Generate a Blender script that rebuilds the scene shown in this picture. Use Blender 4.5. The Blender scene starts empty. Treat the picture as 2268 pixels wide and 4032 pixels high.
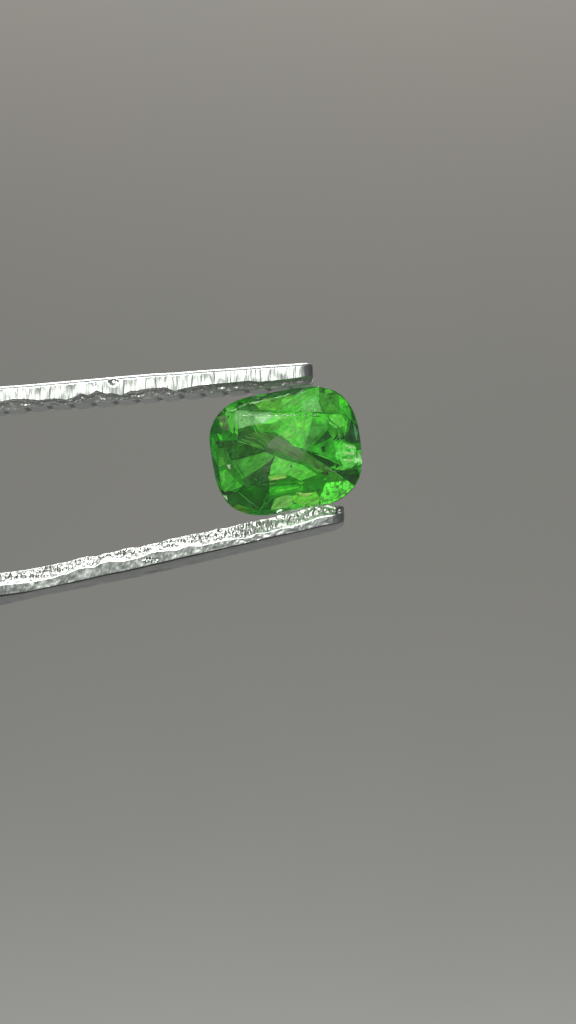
import bpy, bmesh, math, random
from mathutils import Vector, noise
from mathutils.geometry import delaunay_2d_cdt
R = math.radians
random.seed(7)
S = bpy.context.scene
S.unit_settings.system = 'METRIC'
S.unit_settings.scale_length = 0.001          # one unit is one millimetre
COL = S.collection

# ------------------------------------------------------------ camera
D = 120.0                                     # camera to tweezer edge, mm
cam_d = bpy.data.cameras.new('camera')
cam = bpy.data.objects.new('camera', cam_d); COL.objects.link(cam)
cam.location = (0, -D, 0); cam.rotation_euler = (R(90), 0, 0)
cam_d.sensor_fit = 'VERTICAL'; cam_d.sensor_height = 24
cam_d.lens = 24 * D / 40.32
cam_d.clip_start = 1; cam_d.clip_end = 5000
cam_d.dof.use_dof = True; cam_d.dof.focus_distance = D + 0.1
cam_d.dof.aperture_fstop = cam_d.lens / 1.9
S.camera = cam

# ------------------------------------------------------------ light
W = bpy.data.worlds.new('World'); S.world = W; W.use_nodes = True
W.node_tree.nodes['Background'].inputs[0].default_value = (0.93, 0.97, 1.0, 1)
W.node_tree.nodes['Background'].inputs[1].default_value = 0.17

def lamp(name, loc, target, sx, sy, watts, col, spread=180):
    l = bpy.data.lights.new(name, 'AREA'); l.shape = 'RECTANGLE'
    l.size = sx; l.size_y = sy; l.energy = watts; l.color = col; l.spread = R(spread)
    o = bpy.data.objects.new(name, l); COL.objects.link(o)
    o.location = loc
    o.rotation_euler = (Vector(target) - Vector(loc)).to_track_quat('-Z', 'Y').to_euler()
    return o
def area_power(L, sx, sy): return L * math.pi * sx * sy
lamp('window_light', (-60, -200, 150), (0, 0, 2), 190, 90, area_power(6.3, 190, 90), (0.96, 1.0, 0.935), 85)
lamp('overhead_fill', (-30, 95, 180), (-8, 0, 2), 200, 80, area_power(3.0, 200, 90), (0.97, 0.99, 1.0), 80)  # added unseen lamp, brightens the arm tops and pebbled edge
lamp('backdrop_top_fill', (0, 235, 120), (0, 300, 96), 300, 12, area_power(14.0, 300, 12), (1.0, 0.92, 0.885))  # added out of view to brighten the upper end of the backdrop
lamp('backdrop_bottom_fill', (0, 235, -120), (0, 300, -96), 300, 12, area_power(13.0, 300, 12), (0.97, 0.965, 1.0))  # added out of view to brighten the lower end of the backdrop

S.view_settings.view_transform = 'Standard'; S.view_settings.look = 'None'
S.view_settings.gamma = 1.0; S.view_settings.exposure = 0.0
cy = S.cycles
cy.max_bounces = 20; cy.transmission_bounces = 20; cy.diffuse_bounces = 8
cy.glossy_bounces = 8; cy.transparent_max_bounces = 24
cy.blur_glossy = 0.6; cy.caustics_reflective = True; cy.caustics_refractive = True
cy.sample_clamp_indirect = 6.0
cy.use_denoising = True
cy.denoiser = 'OPENIMAGEDENOISE'
cy.use_adaptive_sampling = False

# ------------------------------------------------------------ helpers
def P(px, py, y=0.0):
    "point of the photograph (in its own pixels, 100 to the millimetre) at depth y"
    k = (D + y) / D
    return Vector(((px - 1134) / 100 * k, y, (2016 - py) / 100 * k))

def mat(name):
    m = bpy.data.materials.new(name); m.use_nodes = True
    nt = m.node_tree; nt.nodes.clear()
    out = nt.nodes.new('ShaderNodeOutputMaterial')
    return m, nt, out
def nd(nt, kind, **kw):
    n = nt.nodes.new(kind)
    for k, v in kw.items():
        if k in n.inputs: n.inputs[k].default_value = v
        else: setattr(n, k, v)
    return n

def obj(name, me, m=None, parent=None):
    o = bpy.data.objects.new(name, me); COL.objects.link(o)
    if m: me.materials.append(m)
    if parent: o.parent = parent
    return o
def interp(tab, x):
    if x <= tab[0][0]:
        (x0, y0), (x1, y1) = tab[0], tab[4]
        return y0 + (y1 - y0) / (x1 - x0) * (x - x0)
    for (x0, y0), (x1, y1) in zip(tab, tab[1:]):
        if x <= x1:
            return y0 + (y1 - y0) * (x - x0) / (x1 - x0)
    return tab[-1][1]
def smooth(a, b, x):
    t = min(1, max(0, (x - a) / (b - a))); return t * t * (3 - 2 * t)
def fn(x, y, z): return noise.noise(Vector((x, y, z)))

# ------------------------------------------------------------ backdrop
m, nt, out = mat('grey_paper')
tc = nd(nt, 'ShaderNodeTexCoord')
n1 = nd(nt, 'ShaderNodeTexNoise', Scale=0.03, Detail=3.0)
nt.links.new(tc.outputs['Object'], n1.inputs['Vector'])
cr = nd(nt, 'ShaderNodeValToRGB')
cr.color_ramp.elements[0].position = 0.35; cr.color_ramp.elements[0].color = (0.252, 0.252, 0.239, 1)
cr.color_ramp.elements[1].position = 0.65; cr.color_ramp.elements[1].color = (0.259, 0.254, 0.240, 1)
nt.links.new(n1.outputs['Fac'], cr.inputs[0])
bs = nd(nt, 'ShaderNodeBsdfPrincipled', Roughness=0.95)
bs.inputs['Specular IOR Level'].default_value = 0.1
nt.links.new(cr.outputs[0], bs.inputs['Base Color'])
nt.links.new(bs.outputs[0], out.inputs[0])
bm = bmesh.new()
prof = [(-420 + i * 21, 300 - 60 * (abs(-420 + i * 21) / 420) ** 3) for i in range(41)]
rows = [[bm.verts.new((x, y, z)) for x in (-420, -140, 140, 420)] for z, y in prof]
for a, b in zip(rows, rows[1:]):
    for i in range(3): bm.faces.new((a[i], a[i + 1], b[i + 1], b[i]))
me = bpy.data.meshes.new('backdrop'); bm.to_mesh(me); bm.free()
for p in me.polygons: p.use_smooth = True
bd = obj('backdrop', me, m); bd['kind'] = 'structure'

# ------------------------------------------------------------ steel
def steel(name, base, rough, scale, bump, stretch):
    m, nt, out = mat(name)
    tc = nd(nt, 'ShaderNodeTexCoord'); mp = nd(nt, 'ShaderNodeMapping')
    mp.inputs['Scale'].default_value = stretch
    n1 = nd(nt, 'ShaderNodeTexNoise', Scale=scale, Detail=5.0, Roughness=0.62)
    n2 = nd(nt, 'ShaderNodeTexNoise', Scale=2.3, Detail=3.0)
    nt.links.new(tc.outputs['Object'], mp.inputs[0]); nt.links.new(mp.outputs[0], n1.inputs['Vector'])
    nt.links.new(tc.outputs['Object'], n2.inputs['Vector'])
    bs = nd(nt, 'ShaderNodeBsdfPrincipled', Metallic=1.0)
    cr = nd(nt, 'ShaderNodeValToRGB')
    cr.color_ramp.elements[0].position = 0.3; cr.color_ramp.elements[0].color = tuple(c * 0.72 for c in base) + (1,)
    cr.color_ramp.elements[1].position = 0.7; cr.color_ramp.elements[1].color = tuple(base) + (1,)
    nt.links.new(n1.outputs['Fac'], cr.inputs[0]); nt.links.new(cr.outputs[0], bs.inputs['Base Color'])
    mr = nd(nt, 'ShaderNodeMapRange'); mr.inputs['To Min'].default_value = rough - 0.08; mr.inputs['To Max'].default_value = rough + 0.12
    nt.links.new(n2.outputs['Fac'], mr.inputs[0]); nt.links.new(mr.outputs[0], bs.inputs['Roughness'])
    bp = nd(nt, 'ShaderNodeBump', Strength=bump, Distance=0.02)
    nt.links.new(n1.outputs['Fac'], bp.inputs['Height']); nt.links.new(bp.outputs[0], bs.inputs['Normal'])
    nt.links.new(bs.outputs[0], out.inputs[0])
    return m
BASE = (0.45, 0.465, 0.45)
st_edge = steel('ground_steel_edge', BASE, 0.34, 9.0, 0.5, (1.6, 1, 0.2))
st_chip = steel('chipped_steel', (0.60, 0.60, 0.56), 0.45, 11.0, 0.8, (1, 1, 1))
st_peb = steel('pebbled_steel', (0.41, 0.415, 0.395), 0.37, 8.0, 0.45, (1, 1, 1))
st_line = steel('under_edge_shade', (0.05, 0.05, 0.048), 0.5, 11.0, 0.6, (1, 1, 1))  # dark line of shade under the lower arm's edge, painted near black
st_shade = steel('shaded_groove_steel', (0.36, 0.36, 0.345), 0.5, 11.0, 0.6, (1, 1, 1))  # shade in the grooves put into a darker steel colour
st_flat = steel('brushed_steel', (0.62, 0.64, 0.65), 0.36, 5.0, 0.15, (0.3, 1, 1))

# ------------------------------------------------------------ tweezers
UA = [(0,1527),(97,1520),(290,1503),(447,1489),(600,1476),(700,1471),(790,1463),(940,1453),(1050,1444),(1160,1437),(1210,1432),(1228,1431)]
UB = [(0,1583),(48,1573),(92,1571),(150,1577),(212,1570),(261,1576),(290,1566),(319,1550),(348,1558),(381,1538),(415,1551),(440,1549),(478,1559),(512,1541),(540,1540),(570,1534),(600,1530),(652,1526),(687,1542),(725,1530),(783,1519),(851,1512),(899,1508),(940,1504),(977,1500),(1020,1505),(1078,1499),(1120,1495),(1170,1489),(1204,1483),(1228,1480)]
UC = [(0,1622),(97,1606),(241,1594),(348,1586),(473,1579),(580,1570),(620,1566),(700,1556),(745,1553),(841,1546),(870,1543),(977,1536),(1073,1529),(1131,1522),(1199,1517),(1228,1517)]
UE = [(0,1640),(111,1627),(193,1618),(300,1612),(483,1598),(600,1586),(700,1578),(841,1567),(977,1555),(1073,1547),(1228,1535)]
LA = [(0,2257),(97,2245),(184,2229),(232,2218),(261,2213),(309,2199),(338,2192),(377,2191),(411,2180),(444,2175),(483,2163),(512,2156),(551,2154),(580,2146),(633,2135),(667,2122),(700,2117),(748,2105),(811,2096),(850,2084),(893,2079),(951,2063),(990,2054),(1014,2048),(1053,2043),(1101,2028),(1125,2025),(1164,2014),(1231,1997),(1294,1990),(1323,1988),(1345,1988)]
LB = [(0,2298),(87,2289),(126,2286),(215,2268),(242,2256),(270,2250),(305,2233),(340,2228),(372,2227),(395,2211),(435,2201),(483,2204),(551,2189),(589,2170),(628,2163),(700,2160),(739,2142),(787,2146),(835,2133),(903,2119),(971,2115),(1009,2097),(1048,2095),(1086,2083),(1164,2065),(1212,2049),(1265,2030),(1320,2022),(1350,2020)]
LC = [(0,2344),(97,2331),(193,2312),(314,2286),(415,2263),(512,2243),(599,2223),(700,2199),(797,2177),(883,2158),(990,2133),(1086,2110),(1183,2090),(1280,2067),(1328,2060),(1350,2058)]
LE = [(0,2384),(145,2351),(338,2313),(531,2275),(700,2236),(893,2191),(1086,2146),(1280,2098),(1347,2082)]

def far_left(px):
    "the arms run on to the left, out of the frame, and close on each other"
    return -px / 100 if px < 0 else 0

def arm(name, tabs, tip, upper, parent):
    TA, TB, TC, TE = tabs
    DEP = 2.3                                 # width of the arm, front to back
    # columns: fine where the photograph looks, coarse beyond
    xs = []
    x = -9000.0
    while x < -300: xs.append(x); x += 150
    while x < -20: xs.append(x); x += 8
    while x < tip - 58: xs.append(x); x += 2.0
    k = 30
    for i in range(k + 1): xs.append(tip - 58 + 58 * math.sin(i / k * math.pi / 2))
    NF, NCH, NI = 22, 18, 26
    rows = []; rk = []
    for px in xs:
        e = max(0.0, (px - (tip - 58)) / 58)               # 0..1 round the nose
        shrink = 1 - math.sqrt(max(0, 1 - e ** 2.6)) if e > 0 else 0
        xx = max(px, 0)
        a, b, c, ee = (interp(t, xx) for t in (TA, TB, TC, TE))
        if px < 0:                                         # beyond the frame: bow to the joint
            t = -px / 9000.0
            mid = 1925 - 0.0 * px
            yc = (a + c) / 2
            slope = (1.0 if upper else -1.0)
            s0 = (interp(TA, 0) - interp(TA, 700)) / -700
            lin = yc + s0 * px * 1.0
            bow = yc + s0 * px * (1 - t) ** 2
            tgt = mid + (-22 if upper else 22)
            ycn = bow * (1 - smooth(0, 1, t)) + tgt * smooth(0, 1, t)
            off = ycn - yc
            a += off; b += off; c += off; ee += off
        mid = (a + c) / 2
        hs = 1 - 0.30 * shrink
        a2, b2, c2 = (mid + (v - mid) * hs for v in (a, b, c)); ee = c2 + (ee - c) * (1 - 0.5 * shrink)
        X = px / 100
        pts = []
        ynose = 0.55 * shrink
        if upper:
            # rounded top edge, striated front face leaning back to the light
            for i in range(6):
                t = i / 5 * math.pi / 2
                y = 0.30 - 0.20 * math.sin(t); pz = a2 - 5 + 9 * (1 - math.cos(t))
                pts.append((y + ynose, pz, 0))
            for i in range(1, NF + 1):
                t = i / NF
                pz = a2 + 4 + (b2 - a2 - 4) * t
                y = 0.055 - 0.055 * t
                st = fn(X * 7.5 - t * 0.25, t * 0.8, 3) * 0.019 + fn(X * 17 - t * 0.5, t * 1.2, 9) * 0.011 + fn(X * 2, t * 1.2, 5) * 0.012
                y += st * smooth(0, 0.12, t)
                dx, dz = px - 446, pz - 1500
                r = math.hypot(dx, dz)
                if r < 24: y += 0.10 * (1 - (r / 24) ** 2) ** 2
                pts.append((y + ynose, pz, 0))
            for i in range(1, NCH + 1):
                t = i / NCH
                pz = b2 + (c2 - b2) * t
                y = 0.02 + 0.11 * smooth(0, .15, t) + 0.15 * t
                y += (fn(X * 4.5, t * 1.6, 21) * 0.06 + fn(X * 13, t * 3, 31) * 0.03 + fn(X * 30, t * 5, 33) * 0.012) * math.sin(t * math.pi)
                pts.append((y + ynose, pz + fn(X * 12, t * 2, 41) * 2.0 * math.sin(t * math.pi), 1))
            for i in range(1, NI + 1):
                t = i / NI
                y = 0.29 + (DEP - 0.29) * t
                pz = c2 + 1.0 + (ee - c2 - 1.0) * t
                # serration: grooves across the inner face, 0.86 mm apart
                ph = ((px - y * 9 - 86) % 86.3) / 86.3
                g = 0.0
                if ph < 0.31 and px < tip - 60:
                    g = math.sin(ph / 0.31 * math.pi) ** 0.55
                pz -= g * 8.0
                pts.append((y + 0.2 * shrink, pz, 3 if g > .5 else 2))
            # back edge and outer face
            pts.append((DEP + 0.10, ee - 12, 2)); pts.append((DEP + 0.06, ee - 50, 2)); pts.append((DEP - 0.15, a2 + 30, 2))
            pts.append((1.2, a2 + 14, 2)); pts.append((0.55 + ynose, a2 + 0, 2))
        else:
            # inner face of the lower arm, hidden behind the pebbled edge
            pts.append((DEP - 0.1, a2 + 40, 2)); pts.append((1.4, a2 + 22, 2)); pts.append((0.7 + ynose, a2 + 6, 2))
            for i in range(NCH + 1):
                t = i / NCH
                pz = a2 + (b2 - a2) * t
                y = 0.50 - 0.41 * t
                c1 = noise.voronoi(Vector((X * 6.5, t * 2.3, 2)))[0]
                y += ((c1[0]) * 0.20 - 0.075 + fn(X * 5, t * 2, 7) * 0.05 + fn(X * 20, t * 5, 17) * 0.02) * math.sin(t * math.pi) ** 0.6
                pts.append((y + ynose, pz + fn(X * 10, t * 2, 5) * 2.5 * math.sin(t * math.pi), 1))
            for i in range(1, NF + 1):
                t = i / NF
                pz = b2 + (c2 - b2) * t
                y = 0.04 - 0.012 * t + 0.035 * (1 - smooth(0, .14, t)) + fn(X * 4.5, t * 1.5, 71) * 0.012 + fn(X * 13, t * 3, 81) * 0.006
                # worn pit half way along
                dx, dz = (px - 590) / 40, (pz - 2205) / 12
                r = math.hypot(dx, dz)
                if r < 1: y += fn(X * 16, pz / 9, 4) * 0.10 * (1 - r)
                pts.append((y + ynose, pz + (fn(X * 9, 0, 55) * 2.0 if i == NF else 0), 0))
            for i in range(1, NI + 1):
                t = i / NI
                y = 0.05 + (DEP - 0.05) * t
                # a small step under the edge, then the smooth outer face
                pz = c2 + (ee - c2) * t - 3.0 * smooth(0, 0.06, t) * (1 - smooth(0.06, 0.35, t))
                pz += fn(X * 1.5, y * 2, 91) * 1.2
                dx, dz = (px - 600) / 36, (y - 1.5) / 0.3
                if math.hypot(dx, dz) < 1: pz -= 2.0
                pts.append((y + ynose * (1 - t * 0.6), pz, 4 if i < 5 else (3 if i == 5 else 2)))  # first rows carry the painted shade line under the edge
            pts.append((DEP + 0.08, ee - 14, 2)); pts.append((DEP + 0.02, a2 + 52, 2))
        row = []
        n = len(pts)
        for j, (y, pz, kd) in enumerate(pts):
            row.append(P(px, pz, y))
        rows.append(row); rk.append([p[2] for p in pts])
    verts = [v for r in rows for v in r]; n = len(rows[0]); faces = []; mi = []
    for i in range(len(rows) - 1):
        for j in range(n):
            j2 = (j + 1) % n
            faces.append((i * n + j, i * n + j2, (i + 1) * n + j2, (i + 1) * n + j)); mi.append(rk[i][j2] if j2 else 2)
    # close the nose and the far end
    for base, flip in ((0, True), ((len(rows) - 1) * n, False)):
        cen = sum((verts[base + j] for j in range(n)), Vector()) / n
        if not flip: cen.x += 0.03
        verts.append(cen); ci = len(verts) - 1
        for j in range(n):
            f = (base + j, base + (j + 1) % n, ci)
            faces.append(f); mi.append(2)
    me = bpy.data.meshes.new(name); me.from_pydata(verts, [], faces)
    for s in (st_edge, st_chip if upper else st_peb, st_flat, st_shade, st_line): me.materials.append(s)
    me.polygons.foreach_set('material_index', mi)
    me.polygons.foreach_set('use_smooth', [True] * len(faces))
    bm = bmesh.new(); bm.from_mesh(me); bmesh.ops.recalc_face_normals(bm, faces=bm.faces); bm.to_mesh(me); bm.free()
    return obj(name, me, None, parent)

tw = bpy.data.objects.new('tweezers', None); COL.objects.link(tw)
tw['label'] = 'worn steel tweezers with serrated tips reaching in from the left and gripping the green stone'
tw['category'] = 'tweezers'
up = arm('arm', (UA, UB, UC, UE), 1231, True, tw)
up['label'] = 'upper arm with a striated bright edge and a grooved inner face'
lo = arm('arm', (LA, LB, LC, LE), 1354, False, tw)
lo['label'] = 'lower arm with a pebbled bright upper edge'

# ------------------------------------------------------------ gemstone
def C1(x, y): return (780 + x * 0.4693, 1480 + y * 0.4693)
OUT = [(95,500),(110,430),(145,355),(225,265),(325,208),(450,170),(600,145),(760,115),(900,94),(1010,92),(1100,108),(1180,145),(1250,210),(1300,290),(1335,390),(1356,500),(1371,620),(1375,730),(1360,835),(1310,932),(1230,1012),(1130,1065),(1000,1095),(850,1123),(700,1150),(560,1170),(440,1163),(330,1128),(250,1070),(190,980),(152,880),(128,770),(108,640)]
GY = 0.62                                      # depth of the girdle plane
gem = bpy.data.objects.new('gemstone', None); COL.objects.link(gem)
gem['label'] = 'cushion cut bright green gemstone with feathery inclusions held between the tweezer tips'
gem['category'] = 'gemstone'
cx, cyy = 735, 632
ang = sorted((math.atan2(y - cyy, x - cx), math.hypot(x - cx, y - cyy)) for x, y in OUT)
def rad(t):
    n = len(ang)
    t = (t + math.pi) % (2 * math.pi) - math.pi
    for i in range(n):
        a0, r0 = ang[i]; a1, r1 = ang[(i + 1) % n]
        if i == n - 1: a1 += 2 * math.pi
        tt = t if t >= ang[0][0] else t + 2 * math.pi
        if a0 <= tt <= a1:
            # Catmull-Rom so that the outline is round
            rm = ang[i - 1][1]; rp = ang[(i + 2) % n][1]
            u = (tt - a0) / (a1 - a0)
            return 0.5 * (2 * r0 + (r1 - rm) * u + (2 * rm - 5 * r0 + 4 * r1 - rp) * u * u + (3 * r0 - rm - 3 * r1 + rp) * u ** 3)
def ringpt(t, s, y):
    r = rad(t) * s
    p = C1(cx + r * math.cos(t), cyy + r * math.sin(t))
    return P(p[0], p[1], GY + y)
CR = -0.55
TABLE = [(338,330),(1010,330),(1165,420),(1200,640),(1120,850),(1020,890),(420,905),(320,760),(300,500)]
pts = []
for i in range(72):
    t = 2 * math.pi * i / 72
    pts.append(ringpt(t, 1.0, -0.04)); pts.append(ringpt(t, 1.0, 0.04))
for i in range(16):
    t = 2 * math.pi * (i + 0.3) / 16
    pts.append(ringpt(t, 0.91 if i % 2 else 0.89, -0.17 if i % 2 else -0.20))
for x, y in TABLE:
    p = C1(x, y); pts.append(P(p[0], p[1], GY + CR))
for i in range(16):
    t = 2 * math.pi * (i + 0.3) / 16
    pts.append(ringpt(t, 0.74 if i % 2 else 0.78, 0.80 if i % 2 else 0.74))
for i in range(8):
    t = 2 * math.pi * (i + 0.1) / 8
    pts.append(ringpt(t, 0.40, 1.52))
for x, y in ((560, 600), (900, 660)):
    p = C1(x, y); pts.append(P(p[0], p[1], GY + 2.05))
bm = bmesh.new()
for p in pts: bm.verts.new(p)
h = bmesh.ops.convex_hull(bm, input=bm.verts)
bmesh.ops.delete(bm, geom=list({g for g in h['geom_interior'] + h['geom_unused'] if isinstance(g, bmesh.types.BMVert)}), context='VERTS')
bmesh.ops.dissolve_limit(bm, angle_limit=R(1.5), verts=bm.verts, edges=bm.edges)
bmesh.ops.recalc_face_normals(bm, faces=bm.faces)
me = bpy.data.meshes.new('stone_body'); bm.to_mesh(me); bm.free()
m, nt, out = mat('green_garnet')
gl = nd(nt, 'ShaderNodeBsdfGlass', IOR=1.73, Roughness=0.015); gl.inputs['Color'].default_value = (0.97, 1.0, 0.97, 1)
ab = nd(nt, 'ShaderNodeVolumeAbsorption', Density=0.065); ab.inputs['Color'].default_value = (0.35, 0.96, 0.2, 1)
tc = nd(nt, 'ShaderNodeTexCoord')
n1 = nd(nt, 'ShaderNodeTexNoise', Scale=1.6, Detail=3.0)
bp = nd(nt, 'ShaderNodeBump', Strength=0.12, Distance=0.05)
nt.links.new(tc.outputs['Object'], n1.inputs['Vector']); nt.links.new(n1.outputs['Fac'], bp.inputs['Height']); nt.links.new(bp.outputs[0], gl.inputs['Normal'])
nt.links.new(gl.outputs[0], out.inputs['Surface']); nt.links.new(ab.outputs[0], out.inputs['Volume'])
body = obj('stone_body', me, m, gem)
bv = body.modifiers.new('worn_edges', 'BEVEL'); bv.width = 0.0025; bv.segments = 1; bv.limit_method = 'ANGLE'; bv.angle_limit = R(6)

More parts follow.
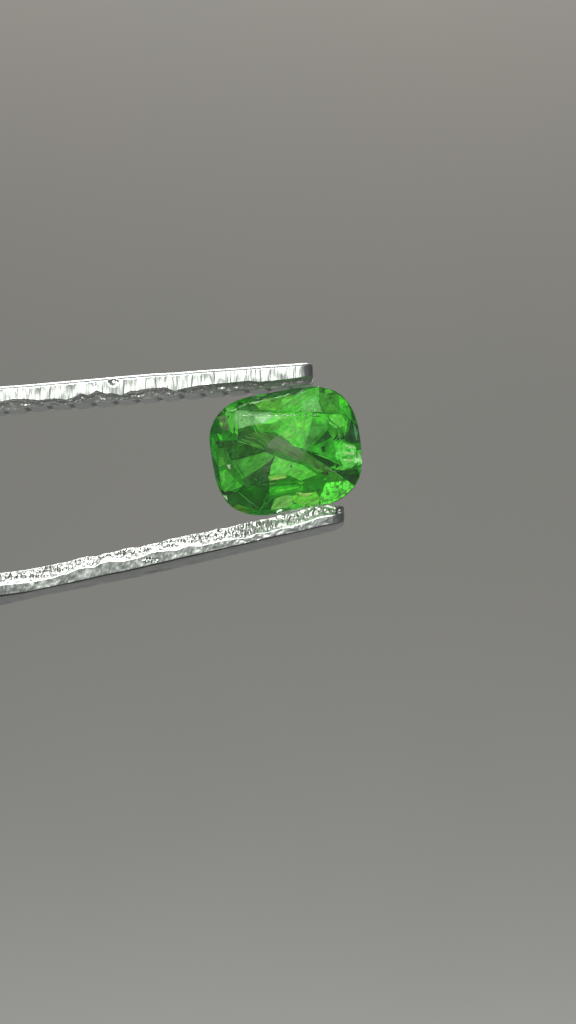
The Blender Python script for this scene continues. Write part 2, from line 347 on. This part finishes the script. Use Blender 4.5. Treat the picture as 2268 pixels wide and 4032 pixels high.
# facet light, shade and reflections painted as zone colours, plus the feather inclusion: (outline, colour 0-255, opacity, streak)
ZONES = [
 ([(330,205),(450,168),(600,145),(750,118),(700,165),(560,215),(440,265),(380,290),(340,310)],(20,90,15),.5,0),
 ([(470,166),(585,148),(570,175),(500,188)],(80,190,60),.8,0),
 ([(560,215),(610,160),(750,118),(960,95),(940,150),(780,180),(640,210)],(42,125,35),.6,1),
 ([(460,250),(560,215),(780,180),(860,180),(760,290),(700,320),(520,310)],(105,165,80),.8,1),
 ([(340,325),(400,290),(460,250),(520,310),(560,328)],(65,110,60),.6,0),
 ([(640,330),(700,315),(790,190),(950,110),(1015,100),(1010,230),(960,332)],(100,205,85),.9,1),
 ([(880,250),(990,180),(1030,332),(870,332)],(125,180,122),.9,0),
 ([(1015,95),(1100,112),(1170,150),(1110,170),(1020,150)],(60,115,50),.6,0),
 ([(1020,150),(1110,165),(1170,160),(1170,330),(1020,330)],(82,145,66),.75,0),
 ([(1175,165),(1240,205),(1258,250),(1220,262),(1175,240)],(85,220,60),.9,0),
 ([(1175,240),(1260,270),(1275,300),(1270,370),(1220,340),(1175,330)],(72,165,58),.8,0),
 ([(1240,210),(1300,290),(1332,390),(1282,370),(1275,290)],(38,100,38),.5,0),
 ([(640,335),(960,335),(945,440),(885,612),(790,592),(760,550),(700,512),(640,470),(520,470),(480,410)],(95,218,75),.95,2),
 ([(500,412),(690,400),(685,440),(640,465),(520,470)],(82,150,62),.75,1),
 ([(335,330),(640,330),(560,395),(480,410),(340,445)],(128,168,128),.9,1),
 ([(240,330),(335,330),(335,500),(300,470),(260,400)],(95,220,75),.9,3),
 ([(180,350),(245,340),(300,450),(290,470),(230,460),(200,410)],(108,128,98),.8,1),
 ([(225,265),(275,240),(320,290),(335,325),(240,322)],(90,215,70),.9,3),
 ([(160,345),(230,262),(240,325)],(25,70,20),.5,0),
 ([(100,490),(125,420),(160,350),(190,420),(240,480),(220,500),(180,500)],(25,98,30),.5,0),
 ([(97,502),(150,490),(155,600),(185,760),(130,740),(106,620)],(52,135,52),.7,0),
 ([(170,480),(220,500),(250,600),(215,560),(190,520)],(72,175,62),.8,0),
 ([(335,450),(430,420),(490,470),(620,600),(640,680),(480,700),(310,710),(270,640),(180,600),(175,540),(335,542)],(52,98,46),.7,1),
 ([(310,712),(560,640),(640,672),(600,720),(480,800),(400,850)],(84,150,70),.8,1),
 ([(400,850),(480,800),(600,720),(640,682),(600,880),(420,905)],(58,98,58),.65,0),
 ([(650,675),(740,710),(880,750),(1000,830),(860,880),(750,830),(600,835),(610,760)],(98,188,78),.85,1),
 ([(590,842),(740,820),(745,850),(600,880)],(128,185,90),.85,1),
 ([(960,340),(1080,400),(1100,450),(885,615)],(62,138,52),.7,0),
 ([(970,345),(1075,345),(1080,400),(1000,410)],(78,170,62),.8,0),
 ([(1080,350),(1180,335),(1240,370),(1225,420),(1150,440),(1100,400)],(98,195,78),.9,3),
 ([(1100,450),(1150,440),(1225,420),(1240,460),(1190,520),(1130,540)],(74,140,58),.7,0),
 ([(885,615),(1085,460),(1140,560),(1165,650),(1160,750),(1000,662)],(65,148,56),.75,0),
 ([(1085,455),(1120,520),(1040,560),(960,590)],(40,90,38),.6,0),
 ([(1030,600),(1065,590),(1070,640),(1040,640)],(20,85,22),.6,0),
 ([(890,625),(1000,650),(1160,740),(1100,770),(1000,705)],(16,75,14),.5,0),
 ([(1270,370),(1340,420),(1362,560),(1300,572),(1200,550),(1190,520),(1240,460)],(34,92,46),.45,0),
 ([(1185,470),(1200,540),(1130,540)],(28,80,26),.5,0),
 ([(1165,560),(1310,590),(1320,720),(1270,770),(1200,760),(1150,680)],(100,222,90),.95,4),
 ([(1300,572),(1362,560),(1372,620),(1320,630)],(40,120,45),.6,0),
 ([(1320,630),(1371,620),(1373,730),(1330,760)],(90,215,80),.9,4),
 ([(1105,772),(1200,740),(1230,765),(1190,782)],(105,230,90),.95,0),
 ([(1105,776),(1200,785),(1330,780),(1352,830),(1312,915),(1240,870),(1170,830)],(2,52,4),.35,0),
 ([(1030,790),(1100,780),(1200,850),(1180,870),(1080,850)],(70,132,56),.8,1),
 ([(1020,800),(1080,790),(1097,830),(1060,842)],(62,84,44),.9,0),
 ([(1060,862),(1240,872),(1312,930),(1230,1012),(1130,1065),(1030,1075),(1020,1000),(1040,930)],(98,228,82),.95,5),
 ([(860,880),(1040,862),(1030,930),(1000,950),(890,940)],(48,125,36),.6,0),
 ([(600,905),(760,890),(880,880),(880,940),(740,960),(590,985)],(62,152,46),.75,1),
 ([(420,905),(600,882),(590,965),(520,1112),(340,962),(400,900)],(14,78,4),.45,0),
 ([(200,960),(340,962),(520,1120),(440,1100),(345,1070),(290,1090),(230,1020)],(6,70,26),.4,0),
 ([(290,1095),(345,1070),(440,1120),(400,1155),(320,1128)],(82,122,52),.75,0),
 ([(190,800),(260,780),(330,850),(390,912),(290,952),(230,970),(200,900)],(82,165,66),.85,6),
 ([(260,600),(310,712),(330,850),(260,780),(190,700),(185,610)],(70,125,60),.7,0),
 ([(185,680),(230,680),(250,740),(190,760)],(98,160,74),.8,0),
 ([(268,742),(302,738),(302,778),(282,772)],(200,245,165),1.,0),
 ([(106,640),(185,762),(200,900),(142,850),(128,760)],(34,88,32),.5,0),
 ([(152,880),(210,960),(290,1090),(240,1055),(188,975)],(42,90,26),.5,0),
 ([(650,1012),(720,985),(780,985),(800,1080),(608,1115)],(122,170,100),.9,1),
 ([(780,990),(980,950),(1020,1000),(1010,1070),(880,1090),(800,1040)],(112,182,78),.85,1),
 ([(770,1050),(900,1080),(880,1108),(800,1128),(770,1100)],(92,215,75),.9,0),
 ([(520,1120),(640,990),(608,1115)],(22,84,26),.5,0),
 ([(430,1135),(700,1128),(1000,1075),(1000,1092),(850,1120),(560,1168),(440,1160)],(48,118,46),.6,0),
 ([(385,505),(500,470),(600,485),(700,525),(850,622),(960,690),(1105,776),(1140,812),(1050,796),(960,762),(880,722),(760,678),(640,622),(520,575),(430,535)],(82,120,66),.9,7),
 ([(360,530),(430,540),(530,590),(560,622),(470,590)],(96,150,74),.85,7),([(900,740),(1000,785),(1080,800),(1010,812)],(90,150,70),.85,7),
 ([(1100,355),(1150,350),(1120,385)],(110,215,90),.95,0),([(1190,345),(1235,372),(1215,400)],(60,150,50),.8,0),
 ([(1160,440),(1185,480),(1150,500)],(50,120,46),.7,0),([(1200,420),(1225,425),(1205,480)],(96,190,80),.9,0),
 ([(1140,560),(1180,540),(1165,650)],(80,170,68),.85,0),([(1250,470),(1290,540),(1215,545)],(20,70,34),.5,0),
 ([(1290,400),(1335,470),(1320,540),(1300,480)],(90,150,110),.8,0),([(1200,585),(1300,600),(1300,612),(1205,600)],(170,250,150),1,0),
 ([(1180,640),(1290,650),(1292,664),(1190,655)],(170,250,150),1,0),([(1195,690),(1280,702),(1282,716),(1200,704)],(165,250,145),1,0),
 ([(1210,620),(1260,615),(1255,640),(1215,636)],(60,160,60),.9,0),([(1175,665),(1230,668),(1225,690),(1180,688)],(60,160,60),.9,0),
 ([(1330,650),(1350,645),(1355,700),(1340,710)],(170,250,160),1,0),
 ([(700,480),(760,460),(800,520),(740,540)],(120,238,90),.95,0),([(820,380),(930,370),(900,460),(840,440)],(110,228,85),.95,0),
 ([(640,345),(800,342),(700,375)],(115,235,92),.95,0),([(700,220),(860,200),(800,300),(720,300)],(112,220,96),.92,1),
 ([(660,690),(740,715),(700,740)],(120,225,95),.95,0),([(800,790),(940,800),(900,830)],(112,205,88),.9,0),
 ([(620,860),(740,845),(735,858),(625,876)],(165,220,120),.95,0),([(200,820),(240,810),(235,930)],(110,200,88),.9,0),
 ([(300,870),(350,840),(330,930),(290,945)],(60,140,50),.8,0),([(330,600),(430,560),(470,640),(380,660)],(44,88,40),.7,0),
 ([(190,390),(225,400),(215,440)],(120,215,95),.9,0),([(420,910),(500,890),(470,1000)],(24,100,12),.6,0),
 ([(540,1040),(600,950),(590,1060)],(40,115,36),.6,0),([(650,930),(850,900),(840,918),(655,955)],(92,190,70),.85,0),
 ([(1120,800),(1300,800),(1290,820),(1140,815)],(10,80,14),.5,0),([(890,620),(960,650),(930,640),(1100,690),(1090,700)],(96,200,76),.9,0),
 ([(120,520),(148,515),(146,580),(125,590)],(66,160,62),.85,0),([(480,415),(520,405),(505,440)],(105,150,85),.85,0),
 ([(1060,120),(1100,115),(1130,140),(1070,165)],(92,160,74),.8,0),([(360,240),(420,215),(430,240),(380,262)],(42,128,36),.7,0),
 ([(650,150),(720,128),(700,160)],(56,150,46),.7,0),([(820,960),(960,955),(900,1000)],(150,205,110),.9,0),
]
def pav(r):                                   # depth of the real pavilion at relative radius r
    return 0.04 + (1 - r) / 0.24 * 0.72 if r > 0.76 else (0.76 + (0.76 - r) / 0.36 * 0.74 if r > 0.40 else 1.50 + (0.40 - r) * 0.9)
def depth(x, y):
    r = math.hypot(x - cx, y - cyy) / rad(math.atan2(y - cyy, x - cx))
    return 0.012 + 0.24 * pav(min(r, 1.0))
def clampin(x, y, s=0.965):
    r = rad(math.atan2(y - cyy, x - cx)) * s; h = math.hypot(x - cx, y - cyy)
    return (cx + (x - cx) * r / h, cyy + (y - cyy) * r / h) if h > r else (x, y)
V2 = []; F2 = []; POLYS = []
def inside(q, x, y):
    c = False
    for (x0, y0), (x1, y1) in zip(q, q[1:] + q[:1]):
        if (y0 > y) != (y1 > y) and x < (x1 - x0) * (y - y0) / (y1 - y0) + x0: c = not c
    return c
ring = [(cx + rad(2 * math.pi * i / 64) * .995 * math.cos(2 * math.pi * i / 64), cyy + rad(2 * math.pi * i / 64) * .995 * math.sin(2 * math.pi * i / 64)) for i in range(64)]
V2 += ring; F2.append(list(range(64)))
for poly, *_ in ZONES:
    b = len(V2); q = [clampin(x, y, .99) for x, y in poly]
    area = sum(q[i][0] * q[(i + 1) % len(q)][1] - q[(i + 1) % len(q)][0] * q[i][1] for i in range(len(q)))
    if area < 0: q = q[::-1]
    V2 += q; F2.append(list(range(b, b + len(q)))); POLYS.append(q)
for i in range(12):
    for j in range(10):
        x, y = 150 + i * 105 + random.uniform(-35, 35), 150 + j * 105 + random.uniform(-35, 35)
        if math.hypot(x - cx, y - cyy) < 0.93 * rad(math.atan2(y - cyy, x - cx)): V2.append((x, y))
ov, oe, of, _, _, ofo = delaunay_2d_cdt([Vector(v) for v in V2], [], F2, 1, 0.5)
vs = []
for v in ov:
    p = C1(v.x, v.y)
    vs.append(P(p[0], p[1], GY + depth(v.x, v.y) + 0.07 * fn(v.x * .02, v.y * .02, 1)))
fs = []; cols = []; ops = []; sts = []
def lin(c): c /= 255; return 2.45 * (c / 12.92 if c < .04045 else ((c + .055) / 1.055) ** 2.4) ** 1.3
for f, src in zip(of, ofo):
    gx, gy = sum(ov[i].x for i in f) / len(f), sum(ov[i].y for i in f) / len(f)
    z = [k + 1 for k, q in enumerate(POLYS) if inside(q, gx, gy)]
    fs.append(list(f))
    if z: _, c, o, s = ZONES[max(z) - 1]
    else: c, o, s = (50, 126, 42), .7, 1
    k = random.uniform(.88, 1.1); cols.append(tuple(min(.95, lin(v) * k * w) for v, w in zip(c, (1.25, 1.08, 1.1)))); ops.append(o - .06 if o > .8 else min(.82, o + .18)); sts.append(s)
me = bpy.data.meshes.new('facet_tones'); me.from_pydata(vs, [], fs)
for an, at in (('zone_colour', 'FLOAT_VECTOR'), ('patch_opacity', 'FLOAT'), ('streak', 'FLOAT')): me.attributes.new(an, at, 'FACE')
ac, ao, asx = (me.attributes[an] for an in ('zone_colour', 'patch_opacity', 'streak'))
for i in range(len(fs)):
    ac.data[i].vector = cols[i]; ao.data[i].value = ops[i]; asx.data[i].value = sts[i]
m, nt, out = mat('facet_tone_green')
L = nt.links.new
def attr(n): return nd(nt, 'ShaderNodeAttribute', attribute_name=n)
def math_(op, a, b=None):
    n = nd(nt, 'ShaderNodeMath', operation=op)
    for i, v in enumerate((a, b)):
        if v is None: continue
        if isinstance(v, (int, float)): n.inputs[i].default_value = v
        else: L(v, n.inputs[i])
    return n.outputs[0]
tc = nd(nt, 'ShaderNodeTexCoord')
def stretched(angle, scale, sc, det=5.0):
    mp = nd(nt, 'ShaderNodeMapping'); mp.inputs['Rotation'].default_value = (0, R(angle), 0)
    mp2 = nd(nt, 'ShaderNodeMapping'); mp2.inputs['Scale'].default_value = scale
    n = nd(nt, 'ShaderNodeTexNoise', Scale=sc, Detail=det, Roughness=0.65)
    L(tc.outputs['Object'], mp.inputs[0]); L(mp.outputs[0], mp2.inputs[0]); L(mp2.outputs[0], n.inputs['Vector'])
    return n.outputs['Fac']
fine = stretched(0, (1, 1, 1), 3.5); ns = stretched(40, (.35, 1, 1.3), 5.0); feather = stretched(-30, (.10, 1, 1.9), 9.0, 7.0)
horiz = stretched(4, (.22, 1, 2.2), 6.0); diag = stretched(38, (.15, 1, 2.0), 5.0)
cells = nd(nt, 'ShaderNodeTexVoronoi', Scale=9.0); L(tc.outputs['Object'], cells.inputs['Vector'])
cellv = math_('MULTIPLY_ADD', cells.outputs['Color'], .85)
cellv.node.inputs[2].default_value = -.10
cellv = math_('ADD', cellv, math_('MULTIPLY', stretched(20, (1, 1, 1), 8.0), .5))
st = attr('streak').outputs['Fac']
def sel(k): return math_('COMPARE', st, float(k)), None
def pick(k, val, prev):
    c = nd(nt, 'ShaderNodeMath', operation='COMPARE'); c.inputs[1].default_value = k; c.inputs[2].default_value = .3; L(st, c.inputs[0])
    mx = nd(nt, 'ShaderNodeMix', data_type='FLOAT'); L(c.outputs[0], mx.inputs[0]); L(prev, mx.inputs[2]); L(val, mx.inputs[3])
    return mx.outputs[0]
v = fine
for k, val in ((1, ns), (4, horiz), (5, cellv), (6, diag), (7, feather)): v = pick(k, val, v)
mr = nd(nt, 'ShaderNodeMapRange'); mr.inputs['From Min'].default_value = .3; mr.inputs['From Max'].default_value = .7
mr.inputs['To Min'].default_value = .52; mr.inputs['To Max'].default_value = 1.45
L(v, mr.inputs[0])
mr.clamp = False
mr2 = nd(nt, 'ShaderNodeMapRange'); mr2.inputs['From Min'].default_value = .3; mr2.inputs['From Max'].default_value = .7
mr2.inputs['To Min'].default_value = .85; mr2.inputs['To Max'].default_value = 1.18
L(stretched(35, (.5, 1, 1.4), 9.0, 3.0), mr2.inputs[0])
vv = math_('MULTIPLY', mr.outputs[0], mr2.outputs[0])
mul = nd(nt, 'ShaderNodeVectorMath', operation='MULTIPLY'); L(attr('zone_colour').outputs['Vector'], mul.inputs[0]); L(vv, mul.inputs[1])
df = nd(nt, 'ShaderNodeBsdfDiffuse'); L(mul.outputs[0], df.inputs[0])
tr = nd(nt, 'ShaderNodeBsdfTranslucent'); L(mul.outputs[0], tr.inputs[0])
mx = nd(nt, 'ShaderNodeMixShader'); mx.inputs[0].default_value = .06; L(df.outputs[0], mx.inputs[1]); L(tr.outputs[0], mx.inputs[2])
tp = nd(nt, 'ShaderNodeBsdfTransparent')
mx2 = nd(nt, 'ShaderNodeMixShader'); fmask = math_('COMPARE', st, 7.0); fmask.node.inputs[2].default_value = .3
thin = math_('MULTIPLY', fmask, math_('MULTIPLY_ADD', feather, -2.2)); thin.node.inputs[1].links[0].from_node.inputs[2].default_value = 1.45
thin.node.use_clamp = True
L(math_('SUBTRACT', attr('patch_opacity').outputs['Fac'], math_('MULTIPLY', thin, .4)), mx2.inputs[0]); L(tp.outputs[0], mx2.inputs[1]); L(mx.outputs[0], mx2.inputs[2])
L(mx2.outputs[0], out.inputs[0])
obj('facet_tones', me, m, gem)  # inner layer with the facets' light and shade painted in

# dark crystals and pale needles in the stone
m, nt, out = mat('dark_crystal')
bs = nd(nt, 'ShaderNodeBsdfPrincipled', Roughness=.4); bs.inputs['Base Color'].default_value = (0.004, 0.02, 0.006, 1)
nt.links.new(bs.outputs[0], out.inputs[0])
for x, y, r in ((235,295,.055),(172,560,.075),(272,352,.04),(300,325,.03),(135,375,.035),(368,372,.03),(860,385,.025),(780,760,.05),(1052,612,.045)):
    bm = bmesh.new(); bmesh.ops.create_icosphere(bm, subdivisions=1, radius=r)
    for v in bm.verts: v.co *= random.uniform(.75, 1.2)
    me = bpy.data.meshes.new('crystal'); bm.to_mesh(me); bm.free()
    o = obj('crystal', me, m, gem); p = C1(x, y); o.location = P(p[0], p[1], GY + depth(x, y) - 0.13 if depth(x, y) > .2 else GY + .0)
m, nt, out = mat('pale_needle')
bs = nd(nt, 'ShaderNodeBsdfPrincipled', Roughness=.3); bs.inputs['Base Color'].default_value = (0.35, 0.8, 0.28, 1)
nt.links.new(bs.outputs[0], out.inputs[0])
for x0, y0, x1, y1, r in ((340,548,520,612,.016),(410,518,488,530,.012),(470,440,500,500,.02),(405,335,468,430,.022),(255,345,330,450,.016),(275,340,335,420,.014),
        (965,345,895,600,.01),(1100,782,1200,850,.012),(1060,770,1170,800,.01),(650,680,740,715,.015),(885,612,930,575,.012),(1135,560,1200,480,.010),(1185,260,1250,330,.014),(590,862,745,845,.012),(230,960,330,880,.012),(290,950,385,910,.014),(350,965,520,1115,.012)):
    bm = bmesh.new(); bmesh.ops.create_cone(bm, cap_ends=True, segments=5, radius1=r * .7, radius2=r * .2, depth=1)
    me = bpy.data.meshes.new('needle'); bm.to_mesh(me); bm.free()
    o = obj('needle', me, m, gem)
    a, b = (P(*C1(x, y), GY + max(depth(x, y) - .14, .02)) for x, y in ((x0, y0), (x1, y1)))
    o.location = (a + b) / 2; o.scale = (1, 1, (b - a).length); o.rotation_euler = (b - a).to_track_quat('Z', 'Y').to_euler()

# pale hazy veils, a painted soft glow in front of the facet tones
m, nt, out = mat('glow_veil')
L = nt.links.new
tc = nd(nt, 'ShaderNodeTexCoord')
at = nd(nt, 'ShaderNodeAttribute', attribute_name='thickness')
n1 = nd(nt, 'ShaderNodeTexNoise', Scale=2.6, Detail=7.0, Roughness=.68); L(tc.outputs['Object'], n1.inputs['Vector'])
mp = nd(nt, 'ShaderNodeMapping'); mp.inputs['Rotation'].default_value = (0, R(40), 0)
mp2 = nd(nt, 'ShaderNodeMapping'); mp2.inputs['Scale'].default_value = (.25, 1, 2.2)
n2 = nd(nt, 'ShaderNodeTexNoise', Scale=6.0, Detail=5.0, Roughness=.6)
L(tc.outputs['Object'], mp.inputs[0]); L(mp.outputs[0], mp2.inputs[0]); L(mp2.outputs[0], n2.inputs['Vector'])
def mr_(v, a, b, c, d):
    n = nd(nt, 'ShaderNodeMapRange')
    for k, x in (('From Min', a), ('From Max', b), ('To Min', c), ('To Max', d)): n.inputs[k].default_value = x
    L(v, n.inputs[0]); return n.outputs[0]
al = math_('MULTIPLY', mr_(n1.outputs['Fac'], .38, .68, 0, 1), mr_(n2.outputs['Fac'], .35, .65, .35, 1))
al = math_('MULTIPLY', al, at.outputs['Fac'])
df = nd(nt, 'ShaderNodeBsdfDiffuse'); df.inputs[0].default_value = (.42, .97, .30, 1)
tp = nd(nt, 'ShaderNodeBsdfTransparent')
mx = nd(nt, 'ShaderNodeMixShader'); L(al, mx.inputs[0]); L(tp.outputs[0], mx.inputs[1]); L(df.outputs[0], mx.inputs[2])
L(mx.outputs[0], out.inputs[0])
for cx0, cy0, rx, ry, tilt, dens in ((830,420,270,130,-.1,.95),(790,780,190,70,.1,.6),(1240,675,95,110,0,.7),(900,225,230,90,-.15,.7),(290,345,110,90,.2,.55),(1170,960,130,95,0,.85),(1140,390,110,60,0,.6)):
    bm = bmesh.new(); rings = []
    for i in range(9):
        ring_ = []
        for j in range(28):
            a = 2 * math.pi * j / 28; q = i / 8 * (1 + .18 * fn(math.cos(a) * 1.5, math.sin(a) * 1.5, cx0))
            x, y = rx * q * math.cos(a), ry * q * math.sin(a)
            x, y = clampin(cx0 + x * math.cos(tilt) - y * math.sin(tilt), cy0 + x * math.sin(tilt) + y * math.cos(tilt), .97)
            r = math.hypot(x - cx, y - cyy) / rad(math.atan2(y - cyy, x - cx))
            dd = depth(x, y) * .55 - .16 * smooth(0, .35, 1 - r) + .05 * fn(x * .02, y * .02, 6)
            p = C1(x, y); ring_.append((P(p[0], p[1], GY + dd), (1 - i / 8) ** .7 * dens))
        rings.append(ring_)
    vv = [q for r_ in rings for q in r_]
    me = bpy.data.meshes.new('glow_veil')
    me.from_pydata([q[0] for q in vv], [], [(i * 28 + j, i * 28 + (j + 1) % 28, (i + 1) * 28 + (j + 1) % 28, (i + 1) * 28 + j) for i in range(8) for j in range(28)])
    me.attributes.new('thickness', 'FLOAT', 'POINT')
    me.attributes['thickness'].data.foreach_set('value', [q[1] for q in vv])
    obj('glow_veil', me, m, gem)
    bm.free()
